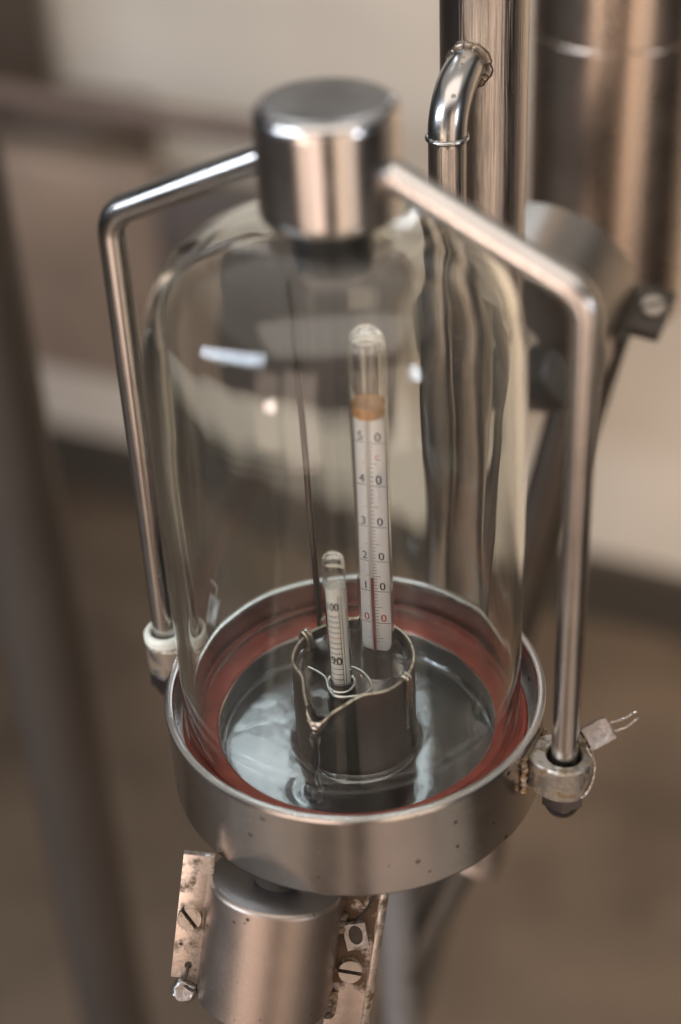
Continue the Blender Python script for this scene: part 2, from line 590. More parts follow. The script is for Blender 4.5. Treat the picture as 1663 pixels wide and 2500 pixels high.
def lug(side):
    c = E * (.0822 * side)
    z0, z1 = -.0042, -.0182
    if side < 0:
        z0, z1 = -.0046, -.0182
    # D shaped block with a through hole: outer outline and hole outline with equal counts
    n = 64
    outer, inner = [], []
    for j in range(n):
        a = 2 * PI * j / n
        d = Vector((math.cos(a), math.sin(a), 0))
        rr = .0104 if side > 0 else .0082
        p = d * rr
        along = p.dot(E) * side
        if along < 0:                                   # pull towards the dish wall
            p = p - E * side * min(1, -along / .0104) * .0032
        outer.append(c + p)
        inner.append(c + d * (.0063 if side > 0 else .0056))
    v, f = [], []
    ring = []
    bev = .0007
    for q in outer:
        dd = (q - c)
        ring.append([q - dd.normalized() * bev + Vector((0, 0, z0)), q + Vector((0, 0, z0 - bev)), q + Vector((0, 0, z1 + bev)), q - dd.normalized() * bev + Vector((0, 0, z1))])
    for j, q in enumerate(inner):
        dd = (q - c).normalized()
        ring[j] += [q + Vector((0, 0, z1)), q + Vector((0, 0, z0 - .0005)), q + dd * .0005 + Vector((0, 0, z0))]
    m = 7
    for rg_ in ring:
        v += rg_
    for j in range(n):
        k = (j + 1) % n
        for i in range(m):
            f.append((j * m + i, k * m + i, k * m + (i + 1) % m, j * m + (i + 1) % m))
    L = link('lug', MB().add(v, f), 'lug', dish, ang=30)
    # weld between lug and dish wall
    side_v = Vector((-E.y, E.x, 0))
    for sgn in (-1, 1):
        wb = MB()
        path, rad = [], []
        for i in range(15):
            zt = z0 - .0005 + (z1 - z0) * i / 14
            p = E * side * (.0706) + side_v * sgn * .0090
            path.append(p + Vector((0, 0, zt)) + Vector((random.uniform(-.0004, .0004),) * 3))
            rad.append(.0010 + .0004 * math.sin(i * 1.9) + random.uniform(0, .0003))
        wb.tube(path, rad, 10)
        link('weld', wb, 'weld', L)
    wb = MB()
    path = [E * side * .0702 + side_v * (.0085 * (2 * i / 12 - 1)) + Vector((0, 0, z0 - .0002)) for i in range(13)]
    wb.tube(path, [.0009 + .0003 * math.sin(i * 2.3) for i in range(13)], 8)
    link('weld', wb, 'weld', L)
    return L


lug(1)
lug(-1)

# drain neck going down from the dish to the clamped inlet pipe
AX = Vector((.17, .286, .94)).normalized()
neck = MB().tube([Vector((-.0310, -.0512, -.0464)) + AX * t_ for t_ in (-.03, .002, .0095)], .0085, 40)
link('inlet_neck', neck, 'slot', dish)  # near-black colour paints shade into the gap under the dish

# ------------------------------------------------------------------ glass jar
def wob(a, z, k):
    return noise.noise(Vector((math.cos(a) * 2.6 + k, math.sin(a) * 2.6, z * 16)))


JC = Vector((-.0012, 0.0, 0))
outp = [(.0618, -.0172), (.0632, -.0166), (.0638, -.0150), (.0638, -.0115), (.0632, -.0090), (.0626, -.0060), (.0624, .02), (.0624, .05), (.0625, .08), (.0625, .105), (.0624, .125), (.0622, .137),
        (.0614, .1470), (.0598, .1555), (.0575, .1625), (.0540, .1690), (.0488, .1745), (.0420, .1790), (.0350, .1820), (.0270, .1842), (.0205, .1855), (.0175, .1868), (.0168, .1885)]
inp = [(.0145, .1885), (.0147, .1850), (.0180, .1825), (.0265, .1807), (.0340, .1786), (.0405, .1757), (.0465, .1712), (.0510, .1662), (.0542, .1603), (.0562, .1540), (.0576, .1460),
       (.0583, .137), (.0585, .125), (.0587, .105), (.0587, .08), (.0586, .05), (.0586, .02), (.0585, -.004), (.0583, -.0085), (.0577, -.0112), (.0574, -.0150), (.0580, -.0168), (.0594, -.0172)]


def dense(pr, k=3):
    q = smooth_path([(r_, z_, 0) for r_, z_ in pr], k)
    return [(x.x, x.y) for x in q]


op, ip = dense(outp), dense(inp)
NO = len(op)
prof = op + ip
idx = {}


def jarfn(a, r_, z_):
    return (JC.x + r_ * math.cos(a), JC.y + r_ * math.sin(a), z_)


v, f = [], []
n, m = 144, len(prof)
for j in range(n):
    a = 2 * PI * j / n
    for i, (r_, z_) in enumerate(prof):
        if i >= NO:
            fade = max(0, min(1, (z_ + .012) / .02)) * max(0, min(1, (.186 - z_) / .01)) * (.65 + .45 * math.sin(a + .5))
            r_ = r_ + (.00040 * wob(a, z_, 3.1) + .00016 * noise.noise(Vector((math.cos(a) * 7, math.sin(a) * 7, z_ * 22)))) * fade
        else:
            fade = max(0, min(1, (z_ + .006) / .02)) * max(0, min(1, (.184 - z_) / .01))
            r_ = r_ + .00012 * wob(a, z_, 8.7) * fade
        v.append(jarfn(a, r_, z_))
for j in range(n):
    k = (j + 1) % n
    for i in range(m):
        f.append((j * m + i, k * m + i, k * m + (i + 1) % m, j * m + (i + 1) % m))
jar = link('glass_jar', MB().add(v, f), 'jar', loc=(JC.x, 0, -.0143), ang=80)
tag(jar, 'clear domed glass bell jar standing in the steel dish under the knob', 'glass jar')

# ------------------------------------------------------------------ bail handle with knob
bail = thing('bail_handle', (0, 0, .188), 'polished steel knob on a bent two armed rod handle over the jar', 'handle')
mb = MB().lathe([(0, .1890), (.0185, .1890), (.0213, .1893), (.0219, .1902), (.0220, .1925), (.0220, .2195), (.0217, .2217), (.0207, .2233), (.0190, .2240), (0, .2240)], 128)
link('knob', mb, 'knob', bail, ang=60)
mb = MB().lathe([(0, .1700), (.0105, .1700), (.0120, .1708), (.0125, .1725), (.0135, .1860), (.0143, .1889), (0, .1889)], 64)
link('stopper', mb, 'rubber', bail)
for s in (-1, 1):
    lo = E * (s * .0822)
    top = lo + Vector((0, 0, .1752))
    bot = lo + Vector((0, 0, -.0185))
    kn = E * (s * .0195) + Vector((0, 0, .2045))
    path = [bot, lo + Vector((0, 0, .05)), lo + Vector((0, 0, .11))] + round_corner(lo + Vector((0, 0, .11)), top, kn, .0125, 14) + [kn]
    rod = link('rod', MB().tube(path, .0048, 28), 'rod', bail, ang=60)
    # acorn nut under the lug
    nb = MB()
    c0 = lo
    zt = -.0186
    nb.lathe([(0, zt), (.0068, zt), (.0083, zt - .0009), (.0083, zt - .0066), (.0070, zt - .0076)], 6, fn=lambda a, r_, z_: (c0.x + r_ * math.cos(a + .35), c0.y + r_ * math.sin(a + .35), z_))
    nb.lathe([(.0069, zt - .0070), (.0066, zt - .0092), (.0054, zt - .0116), (.0034, zt - .0132), (.0014, zt - .0138), (0, zt - .0139)], 40, (c0.x, c0.y))
    link('cap_nut', nb, 'nut', bail, ang=32)
mb = MB().lathe([(.0058, -.0046), (.0078, -.0046), (.0085, -.0036), (.0085, -.0010), (.0077, .0002), (.0066, .0004), (.0058, -.0006)], 48, tuple((E * -.0822).xy), closed=True)
tag(link('washer', mb, 'washer', bail), 'white plastic washer on the far rod')

# ------------------------------------------------------------------ overflow cup
SA = math.atan2(-.0265, -.0137)          # spout azimuth
CZ, CR = .0145, .0225


def cupfn(a, r_, z_):
    d = (a - SA + PI) % (2 * PI) - PI
    t_ = max(0, min(1, (z_ - (-.006)) / (CZ + .006)))
    g = math.exp(-(d / .36) ** 2)
    g2 = math.exp(-((abs(d) - .62) / .28) ** 2)
    g3 = math.exp(-(d / .13) ** 2)
    rr = r_ + (.0072 * g - .0013 * g2 + .0022 * g3) * t_ ** 1.8
    zz = z_ - (.0038 * math.exp(-(d / .34) ** 2) + .0024 * g3) * t_ ** 2 + .0006 * t_ * math.sin(2 * a)
    return (rr * math.cos(a), rr * math.sin(a), zz)


cup = thing('overflow_cup', (0, 0, -.0255), 'dull steel spouted cup with wire rim standing in the dish', 'cup')
zs = [-.0255 + (CZ + .0255) * i / 16 for i in range(17)]
prof = [(CR, z_) for z_ in zs] + [(CR - .0009, z_) for z_ in reversed(zs)]
link('cup_wall', MB().lathe(prof, 160, fn=cupfn, closed=True), 'cup', cup)
mb = MB().lathe([(0, -.0235), (CR - .001, -.0235), (CR - .001, -.0252), (0, -.0252)], 64)
link('cup_floor', mb, 'cup', cup)
rimpath = [cupfn(SA + .17 + (2 * PI - .34) * j / 220, CR - .0004, CZ) for j in range(221)]
link('rim_wire', MB().tube(rimpath, .00066, 10), 'brass', cup)
path = []
rad = []
for j in range(120):
    a = 2 * PI * j / 120
    path.append(((CR + .0004) * math.cos(a), (CR + .0004) * math.sin(a), -.0249))
    rad.append(.0009 + .00035 * noise.noise(Vector((math.cos(a) * 6, math.sin(a) * 6, 0))))
link('base_weld', MB().tube(path, rad, 8, closed=True), 'rim', cup)
# solder in the spout
mb = MB()
v, f = [], []
nu, nv = 18, 14
for side in (0, 1):
    for i in range(nu + 1):
        for j in range(nv + 1):
            d = -.21 + .42 * i / nu
            t_ = j / nv
            rim_ = Vector(cupfn(SA + d * (1 - .45 * t_), CR + .0001, CZ))
            p = rim_ + Vector((math.cos(SA), math.sin(SA), 0)) * (-.0012 * t_) + Vector((0, 0, .0002 - .0062 * t_ * (1 - .5 * (d / .21) ** 2)))
            edge = (1 - abs(2 * i / nu - 1) ** 4) * (1 - abs(2 * t_ - 1) ** 6)
            k_ = side * (.0004 + .0011 * (.5 + noise.noise(p * 620)) + .0005 * noise.noise(p * 1500)) * edge
            v.append(p + Vector((math.cos(SA + d), math.sin(SA + d), .15)) * k_)
n1 = (nu + 1) * (nv + 1)
for i in range(nu):
    for j in range(nv):
        q = (i * (nv + 1) + j, (i + 1) * (nv + 1) + j, (i + 1) * (nv + 1) + j + 1, i * (nv + 1) + j + 1)
        f += [tuple(n1 + x for x in q), tuple(reversed(q))]
mb.add(v, f)
tag(link('spout_solder', mb, 'solder', cup, ang=70), 'rough tan solder on the spout')
# wire clips over the rim
def clip(a, length, inside):
    p = Vector(cupfn(a, CR, CZ))
    rad_ = Vector((math.cos(a), math.sin(a), 0))
    tan = Vector((-math.sin(a), math.cos(a), 0))
    b = MB()
    pts = [p - rad_ * .0022 + Vector((0, 0, -.006)), p - rad_ * .0021 + Vector((0, 0, -.001)), p - rad_ * .0008 + Vector((0, 0, .0017)), p + rad_ * .0008 + Vector((0, 0, .0017)), p + rad_ * .0017 + Vector((0, 0, -.0006)),
           p + rad_ * .0016 + Vector((0, 0, -length))]
    b.tube(smooth_path(pts, 6), .0009, 10)
    pts = [q + tan * .0019 for q in pts]
    pts[-1] = p + rad_ * .0016 + tan * .0019 + Vector((0, 0, -length * .62))
    b.tube(smooth_path(pts, 6), .0007, 10)
    tag(link('wire_clip', b, 'brass', cup))


clip(math.atan2(-.0128, .0161), .0215, .004)
clip(math.atan2(.0162, -.0181), .006, .012)

# thin dipping rod
o = thing('dip_rod', (-.0120, .0225, .012), 'thin dull wire rod rising from the back of the cup', 'rod')
link('rod_wire', MB().tube([(-.0121, .0216, -.004), (-.0119, .0219, .0160), (-.0134, .0219, .082), (-.0149, .0219, .1500), (-.0150, .018, .1580)], .00115, 12), 'cup', o)
link('hook', MB().tube(smooth_path([(-.0119, .0219, .0128), (-.0105, .0205, .0165), (-.0085, .0222, .0158), (-.0088, .0238, .0110)], 6), .0008, 8), 'brass', o)

# spirit in the cup
LZ = .0108
prof = [(0, -.0233), (CR - .0011, -.0233), (CR - .0011, -.01), (CR - .0011, 0.0), (CR - .0011, LZ - .0002), (CR - .0017, LZ - .0007), (CR - .003, LZ - .0009), (.012, LZ - .0009), (.005, LZ - .0009), (0, LZ - .0009)]


def liqfn(a, r_, z_):
    x, y, z = cupfn(a, r_, min(z_, CZ))
    d = (a - SA + PI) % (2 * PI) - PI
    k = r_ / CR
    zz = z_ - .0030 * math.exp(-(d / .30) ** 2) * (1 if z_ > 0 else 0) * k ** 5
    wv = .00012 * noise.noise(Vector((x * 160, y * 160, 0))) if z_ > .005 else 0
    return (x, y, zz + wv)


tag(link('spirit', MB().lathe(prof, 128, fn=liqfn), 'spirit', loc=(0, 0, -.0233)), 'clear spirit filling the spouted cup to its rim', 'liquid')
# falling stream
pts, rad = [], []
s0 = Vector(cupfn(SA, CR + .0005, CZ)) + Vector((math.cos(SA) * -.0003, math.sin(SA) * -.0003, -.0052))
for i in range(34):
    k = i / 33
    z_ = s0.z + (-.0246 - s0.z) * k
    x_ = s0.x + .0008 * math.sin(k * 7.0) * k + .0006 * k
    y_ = s0.y - .0004 * math.sin(k * 5) - .0006 * (1 - (1 - k) ** 2)
    pts.append((x_, y_, z_))
    rad.append((.00195 - .0009 * min(1, k * 3)) * (1 + .12 * math.sin(k * 17 + .6)) * (1 if k < .93 else 1 + (k - .93) * 5))
st = MB().tube(pts, rad, 18)
tag(link('spirit_stream', st, 'spirit', loc=s0), 'thin clear stream of spirit running down from the cup spout', 'liquid')
# shallow pool of spirit on the plate, with ripples where the stream lands
hit = Vector(pts[-1])
v, f = [], []
nr, na = 46, 160
for i in range(nr + 1):
    for j in range(na):
        r_ = .0237 + (.0514 - .0237) * i / nr
        a = 2 * PI * j / na
        x, y = r_ * math.cos(a), r_ * math.sin(a)
        d = math.hypot(x - hit.x, y - hit.y)
        z = -.0232 + .0005 * math.exp(-((d - .0045) / .0015) ** 2) + .00035 * math.exp(-((d - .010) / .0022) ** 2) * (1 if y < hit.y + .006 else .2)
        z += .00022 * noise.noise(Vector((x * 70, y * 70, 1.3)))
        z += .0009 * math.exp(-((r_ - .0237) / .0006) ** 2) + .0006 * math.exp(-((.0514 - r_) / .0006) ** 2)
        v.append((x, y, z))
for i in range(nr):
    for j in range(na):
        k = (j + 1) % na
        f.append((i * na + j, i * na + k, (i + 1) * na + k, (i + 1) * na + j))
k0 = len(v)
for i in (0, nr):
    for j in range(na):
        p = v[i * na + j]
        v.append((p[0], p[1], -.0254))
for j in range(na):
    k = (j + 1) % na
    f.append((j, k, k0 + k, k0 + j))
    f.append((nr * na + j, nr * na + k, k0 + na + k, k0 + na + j))
    f.append((k0 + j, k0 + k, k0 + na + k, k0 + na + j))
tag(link('spilled_spirit', MB().add(v, f), 'film', loc=(0, 0, -.0254)), 'shallow rippling spirit pooled on the dish floor around the cup', 'liquid')

# ------------------------------------------------------------------ small alcohol hydrometer
H0, H1 = Vector((-.0046, -.0069, .009)), Vector((-.0055, -.0066, .0665))
hx = (H1 - H0).normalized()
hydro = thing('hydrometer', H0, 'short glass hydrometer with a cream scale reading 100 and 90', 'hydrometer')
hX = (Vector((1, 0, 0)) - hx * hx.x).normalized()
hY = hx.cross(hX)
HM = Matrix((hX, hY, hx)).transposed().to_4x4()
HM.translation = H0
ro, ri = .0040, .00355
top = (H1 - H0).length
prof = [(ro, -.024), (ro, top - .006), (ro * .99, top - .0042), (ro * .93, top - .0026), (ro * .78, top - .0012), (ro * .5, top - .0003), (0, top),
        (0, top - .0016), (ri * .5, top - .0018), (ri * .8, top - .0026), (ri * .96, top - .0042), (ri, top - .006), (ri, -.024)]
link('stem', MB().lathe(prof, 48, closed=True).xf(HM), 'thin', hydro, ang=60)
link('float_bulb', MB().lathe([(0, -.0225), (.0040, -.022), (.0052, -.018), (.0052, -.010), (.0042, -.0035), (.0040, -.001), (0, -.001)], 40).xf(HM), 'rubber', hydro)
pr_, ptop = .0033, .0440
prof = [(pr_, .0002), (pr_, ptop), (pr_ - .0002, ptop), (pr_ - .0002, .0002)]
link('paper_scale', MB().lathe(prof, 48, closed=True).xf(HM), 'paper', hydro, ang=60)
link('paper_core', MB().lathe([(pr_ - .0004, .0004), (pr_ - .0004, ptop - .0012), (0, ptop - .0012)], 32).xf(HM), 'paper', hydro)
VA = -PI / 2 - .02                                   # azimuth that faces the viewer
def hcyl(u, z_, off=.00006):
    a = VA + u / pr_
    return HM @ Vector(((pr_ + off) * math.cos(a), (pr_ + off) * math.sin(a), z_))


def hline(b, u0, u1, z0, z1, n=14):
    v, f = [], []
    for i in range(n + 1):
        u = u0 + (u1 - u0) * i / n
        v += [hcyl(u, z0), hcyl(u, z1)]
    f = [(2 * i, 2 * i + 2, 2 * i + 3, 2 * i + 1) for i in range(n)]
    b.add(v, f)


blk, red = MB(), MB()
z100, z90 = .0345, .0108
ur = .00085
for k in range(-5, 11):
    z_ = z90 + (z100 - z90) * k / 10
    if z_ < .0006:
        continue
    if k == 0 or k == 10:
        hline(blk, ur - .0002, ur, z_ - .00009, z_ + .00009, 2)
        if k == 10:
            continue
    bb = red if k == 5 else blk
    hline(bb, ur - .0046, ur, z_ - .00014, z_ + .00014)
hline(blk, ur, ur + .00022, .0004, ptop - .0028, 2)
hline(blk, ur + .0009, ur + .00112, .0004, ptop - .0032, 2)
for body, z_, uc, sz in (('100', z100 + .0004, ur - .0022, .0050), ('90', z90 - .0002, ur - .0020, .0052)):
    tv, tf = text2d(body, sz)
    b = MB()
    for k in range(3):
        b.add([hcyl(uc + x * (.60 if len(body) == 3 else .80) + (k - 1) * .00009, z_ + y * .95 + (k % 2) * .00008, .00008 + k * .00001) for x, y in tv], tf)
    link('numeral', b, 'ink', hydro, smooth=False)
link('printed_marks', blk, 'ink', hydro, smooth=False)
tag(link('red_mark', red, 'redink', hydro, smooth=False), 'red graduation line')

# loops of wire that hold the hydrometer
o = thing('holder_wire', (-.0046, -.0107, .0105), 'bright looped wire around the hydrometer at the liquid surface', 'wire')
loop = [(-.0166, -.0002), (-.0131, -.0032), (-.0104, -.0067), (-.0095, -.0122), (-.0078, -.0160), (-.0048, -.0175), (-.0009, -.0175), (.0026, -.0168), (.005, -.0151), (.0061, -.0125), (.0053, -.0085), (.0031, -.0044), (.0, -.0017), (-.0026, -.0010)]
link('outer_loop', MB().tube(smooth_path([(x, y, .0108) for x, y in loop], 6), .00058, 10), 'loop', o)
ring = [(-.0048 + .0049 * math.cos(a), -.0093 + .0056 * math.sin(a), .0106) for a in [2 * PI * i / 40 for i in range(40)]]
link('inner_ring', MB().tube(ring, .00052, 10, closed=True), 'loop', o)

# ------------------------------------------------------------------ large thermometer
T0, T1 = Vector((.0091, .0105, .009)), Vector((.0094, .0105, .142))
tx = (T1 - T0).normalized()
th = thing('thermometer', T0, 'long glass thermometer with white scale from 0 to 50 and red column', 'thermometer')
psi = R(17)
tX = Vector((math.cos(psi), -math.sin(psi), 0))
tX = (tX - tx * tX.dot(tx)).normalized()
tY = tx.cross(tX)
TM = Matrix((tX, tY, tx)).transposed().to_4x4()
TM.translation = T0
ro, ri, L = .0065, .0060, .1330
prof = [(ro, -.020), (ro, .112), (ro * .985, .118), (ro * .95, .124), (ro * .90, .1285), (ro * .78, .1312), (ro * .55, .1326), (ro * .28, .1333), (0, .1335),
        (0, .1322), (ri * .5, .1316), (ri * .76, .1302), (ri * .9, .1278), (ri * .95, .124), (ri * .985, .118), (ri, .112), (ri, -.020)]
link('glass_tube', MB().lathe(prof, 64, closed=True).xf(TM), 'thin', th, ang=60)
cw = .0054
# card: slightly curved white strip with rounded lower corners
v, f = [], []
nx, nz = 12, 30
ct = .1015
for th_ in (0, 1):
    for i in range(nx + 1):
        for j in range(nz + 1):
            u = -1 + 2 * i / nx
            zb = .0006 + .0022 * max(0, abs(u) - .65) / .35 * max(0, abs(u) - .65) / .35
            z_ = zb + (ct - zb) * j / nz
            v.append(TM @ Vector((u * cw, .0006 * u * u - .0012 + th_ * .0008, z_)))
Np = (nx + 1) * (nz + 1)
for i in range(nx):
    for j in range(nz):
        q = (i * (nz + 1) + j, (i + 1) * (nz + 1) + j, (i + 1) * (nz + 1) + j + 1, i * (nz + 1) + j + 1)
        f.append(q)
        f.append(tuple(Np + x for x in reversed(q)))
for i in range(nx):
    for j in (0, nz):
        a_, b_ = i * (nz + 1) + j, (i + 1) * (nz + 1) + j
        f.append((a_, b_, Np + b_, Np + a_))
for j in range(nz):
    for i in (0, nx):
        a_, b_ = i * (nz + 1) + j, i * (nz + 1) + j + 1
        f.append((a_, b_, Np + b_, Np + a_))
link('scale_card', MB().add(v, f), 'card', th, ang=60)


def tc_(u, z_, off=.00008):
    k = u / cw
    return TM @ Vector((u, .0006 * k * k - .0012 - off, z_))


blk, red = MB(), MB()
ZT = [.02227, .0367, .0502, .0654, .0826, .0993]
ZT = [.0136 + (z_ - .02227) * 1.0 for z_ in ZT]


def zt_(deg):
    k = deg / 10
    if k < 0:
        return ZT[0] + (ZT[1] - ZT[0]) * k
    i = min(4, int(k))
    return ZT[i] + (ZT[i + 1] - ZT[i]) * (k - i)


def tline(b, u0, u1, z_, w=.00011):
    n = 4
    v, f = [], []
    for i in range(n + 1):
        u = u0 + (u1 - u0) * i / n
        v += [tc_(u, z_ - w), tc_(u, z_ + w)]
    b.add(v, [(2 * i, 2 * i + 2, 2 * i + 3, 2 * i + 1) for i in range(n)])


uc = -.0003
for d10 in range(-12, 103):
    deg = d10 / 2
    z_ = zt_(deg)
    if deg > 50 or z_ < .002:
        continue
    if d10 % 20 == 0:
        tline(blk, -.0053, uc - .0010, z_, .00011)
        tline(blk, uc + .0004, .0053, z_, .00011)
    else:
        tline(blk, uc - (.0021 if d10 % 10 == 0 else .0012), uc - .0007, z_, .00007)
    if d10 % 2 == 0 and d10 % 20:
        tline(blk, uc + .0005, uc + (.0030 if d10 % 10 == 0 else .0017), z_, .00010)
for k, body in enumerate('012345'):
    for uu, ch in ((-.0030, body), (.0031, '0')):
        b = MB()
        tv, tf = text2d(ch, .0045)
        for q in range(2):
            b.add([tc_(uu + x * .95 + q * .00010, zt_(k * 10) + .0008 + y * 1.05, .0001 + q * .00001) for x, y in tv], tf)
        link('numeral', b, 'redink' if k == 0 else 'ink', th, smooth=False)
tv, tf = text2d('C', .0028)
red.add([tc_(.0031 + x, zt_(46.0) - .0002 + y, .0001) for x, y in tv], tf)
link('printed_marks', blk, 'ink', th, smooth=False)
tag(link('scale_letter', red, 'redink', th, smooth=False), 'red unit letter on the scale')
mb = MB().tube([TM @ Vector((uc, -.00165, .0006)), TM @ Vector((uc, -.00165, zt_(14.6)))], .00028, 8)
tag(link('red_column', mb, 'spiritred', th), 'red liquid column')
mb = MB().tube([TM @ Vector((uc, -.00175, -.004)), TM @ Vector((uc, -.00175, .128))], .00062, 12)
link('capillary', mb, 'thin', th)
mb = MB().lathe([(0, ct + .0006), (ri - .0003, ct + .0002), (ri - .0002, ct + .002), (ri - .0002, ct + .0042), (ri - .0012, ct + .0038), (.0018, ct + .0033), (0, ct + .0033)], 40).xf(TM)
link('sealing_band', mb, 'seal', th)
mb = MB().lathe([(0, -.018), (.0058, -.018), (.0058, -.004), (.0040, -.0004), (0, -.0004)], 32).xf(TM)
link('mercury_bulb', mb, 'rubber', th)

# ------------------------------------------------------------------ lead seals
def twisted(b, pts, r_=.00028, pitch=.0016):
    P = smooth_path(pts, 14)
    for ph in (0, PI):
        acc, out = 0, []
        for i, p in enumerate(P):
            t_ = (P[min(i + 1, len(P) - 1)] - P[max(i - 1, 0)]).normalized()
            a = Vector((0, 0, 1)) if abs(t_.z) < .9 else Vector((1, 0, 0))
            X = (a - t_ * a.dot(t_)).normalized()
            Y = t_.cross(X)
            if i:
                acc += (p - P[i - 1]).length
            an = 2 * PI * acc / pitch + ph
            out.append(p + (X * math.cos(an) + Y * math.sin(an)) * r_)
        b.tube(out, r_ * .95, 6)


def lead_block(b, c, ax, ay, az, sx, sy, sz, seed=0, rnd=.12):
    """a pressed lead seal: pillow block with a raised disc on both faces and two wire holes at one end"""
    m = Matrix((ax, ay, az)).transposed().to_4x4()
    m.translation = c
    bm = bmesh.new()
    bmesh.ops.create_cube(bm, size=1.0)
    bmesh.ops.subdivide_edges(bm, edges=bm.edges[:], cuts=5, use_grid_fill=True)
    out = []
    for i, q in enumerate(bm.verts):
        q.index = i
        x, y, z = q.co * 2
        sph = Vector((x, y, z)).normalized() * 1.12
        x, y, z = Vector((x, y, z)).lerp(sph, rnd)
        rr = math.hypot(x, y)
        th_ = 1.0 - .30 * (1 if rr < .66 else 0) + .12 * max(0, abs(x) - .6)
        nn = noise.noise(Vector((x * 1.7 + seed, y * 1.7, z)))
        n2 = noise.noise(Vector((x * 1.3, y * 1.3 + seed, 4 + z)))
        out.append(m @ Vector((x * sx * (1 + (.07 + .25 * rnd) * nn), y * sy * (1 + (.10 + .25 * rnd) * n2), z * sz * th_ * (1 + .08 * nn))))
    f = [tuple(q.index for q in x.verts) for x in bm.faces]
    bm.free()
    b.add(out, f)


def ray_frame(a, b_):
    a = a.normalized()
    b_ = (b_ - a * a.dot(b_)).normalized()
    return a, b_, a.cross(b_)


sc = Vector((.0848, -.0360, .0030))
seal = thing('lead_seal', sc, 'square pressed lead seal on twisted wire beside the right lug', 'seal')
ax = (Vector((.0905, -.0350, .0050)) - sc).normalized()
ay0 = _u * .93 - _r * .35
ax, ay, az = ray_frame(_r * .86 + _u * .50 - _w * .15, _u * .86 - _r * .50)
b = MB()
lead_block(b, sc, ax, ay, az, .0048, .0043, .0019, 2.0)
link('seal_body', b, 'lead', seal, ang=55)
b = MB()
b.lathe([(0, .00150), (.0020, .00150), (.0022, .00185), (.0026, .00195), (.0029, .00175), (.0030, .0012)], 32)
m = Matrix((ax, ay, az)).transposed().to_4x4()
m.translation = sc
link('stamped_disc', b.xf(m), 'lead', seal)
b = MB()
for q in (-.0019, .0021):
    b.tube([sc - ax * .0056 + ay * q, sc - ax * .0038 + ay * q], [.00135, .0012], 14)
tag(link('wire_hole', b, 'slot', seal), 'dark wire holes in the end of the seal')
b = MB()
twisted(b, [(.0700, -.0300, -.0035), (.0715, -.0335, -.0005), (.0770, -.0360, .0022), sc - ax * .0050 + ay * .0021])
twisted(b, [sc - ax * .0045 - ay * .0019, sc - ax * .0062 - ay * .0030, (.0829, -.0411, -.0060), (.0822, -.0445, -.0110), (.0800, -.0470, -.0145), (.0778, -.0475, -.0165)])
twisted(b, [sc + ax * .0040 + ay * .0017, (.0935, -.0336, .0068), (.0985, -.0318, .0085)])
twisted(b, [sc + ax * .0040 - ay * .0018, (.0945, -.0350, .0042), (.0990, -.0333, .0068)])
link('twisted_wire', b, 'wirelead', seal)
# the hole in the lug that the wire comes through
hb = MB()
hb.lathe([(.0019, -.0038), (.0026, -.0037), (.0026, -.0046), (.0019, -.0046)], 24, (.0692, -.0288), closed=True)
# a far seal behind the jar on the left
sc2 = Vector((-.0640, .0640, -.0105))
s2 = thing('lead_seal', sc2, 'pale lead seal seen through the glass beside the far washer', 'seal')
b = MB()
ax, ay, az = ray_frame(_u * .9 + _r * .3, _r)
lead_block(b, sc2, ax, ay, az, .0060, .0040, .0020, 5.0)
link('seal_body', b, 'lead', s2, ang=55)
b = MB()
twisted(b, [sc2 - ax * .004, sc2 - ax * .007 - _r * .004, (-.0735, .048, -.016)])
twisted(b, [sc2 + ax * .005, sc2 + ax * .010, sc2 + ax * .013 - _r * .006])
link('twisted_wire', b, 'wirelead', s2)

# ------------------------------------------------------------------ clamp collars
def collar(loc, axis, right, label, radius, length, group, scale=1.0):
    Z = axis.normalized()
    X = (right - Z * right.dot(Z)).normalized()
    Y = Z.cross(X)
    c = thing('clamp_collar', loc, label, 'pipe clamp', group, Matrix((X, Y, Z)).transposed() * scale)
    k = radius / .026
    r0 = radius
    mbl = MB().lathe([(.0200 * k, -length), (r0 - .0012, -length), (r0, -length + .0012), (r0, -.0016), (r0 - .0006, -.0005), (r0 - .0012, 0)], 96)
    link('sleeve', mbl, 'collar', c)
    mbl = MB().lathe([(r0 - .0012, 0), (.0080 * k, -.0001), (.0078 * k, -.0004), (.0078 * k, -.006), (.0200 * k, -.007), (.0200 * k, -length)], 96)
    tag(link('sleeve_face', mbl, 'collar_face', c), 'blackened end face of the sleeve')
    return c, k


def screw(parent, p, nrm, up, r_, ang_, label=None):
    n_, u_, s_ = ray_frame(nrm, up)
    m = Matrix((u_, s_, n_)).transposed().to_4x4()
    m.translation = p
    hd = MB()
    # head in two halves either side of an open slot
    h, sw = r_ * .80, r_ * .16
    for sg in (-1, 1):
        a0 = math.asin(sw / r_)
        arc = [(r_ * math.cos(a0 + (PI - 2 * a0) * i / 20), sg * r_ * math.sin(a0 + (PI - 2 * a0) * i / 20)) for i in range(21)]
        N = len(arc)
        v = [(x, y, 0) for x, y in arc] + [(x, y, h * .9) for x, y in arc] + [(x * .94, sg * max(sw, abs(y) * .95), h) for x, y in arc]
        f = []
        for i in range(N):
            i2 = (i + 1) % N
            f += [(i, i2, N + i2, N + i), (N + i, N + i2, 2 * N + i2, 2 * N + i)]
        f.append(tuple(2 * N + i for i in range(N)))
        hd.add(v, f)
    rz = Matrix.Rotation(ang_, 4, 'Z')
    s = link('screw', hd.xf(m @ rz), 'screw', parent, ang=40)
    fl = MB().lathe([(0, h * .30), (r_ * .985, h * .30), (r_ * .985, 0)], 24)
    link('slot', fl.xf(m @ rz), 'slot', s)
    return s


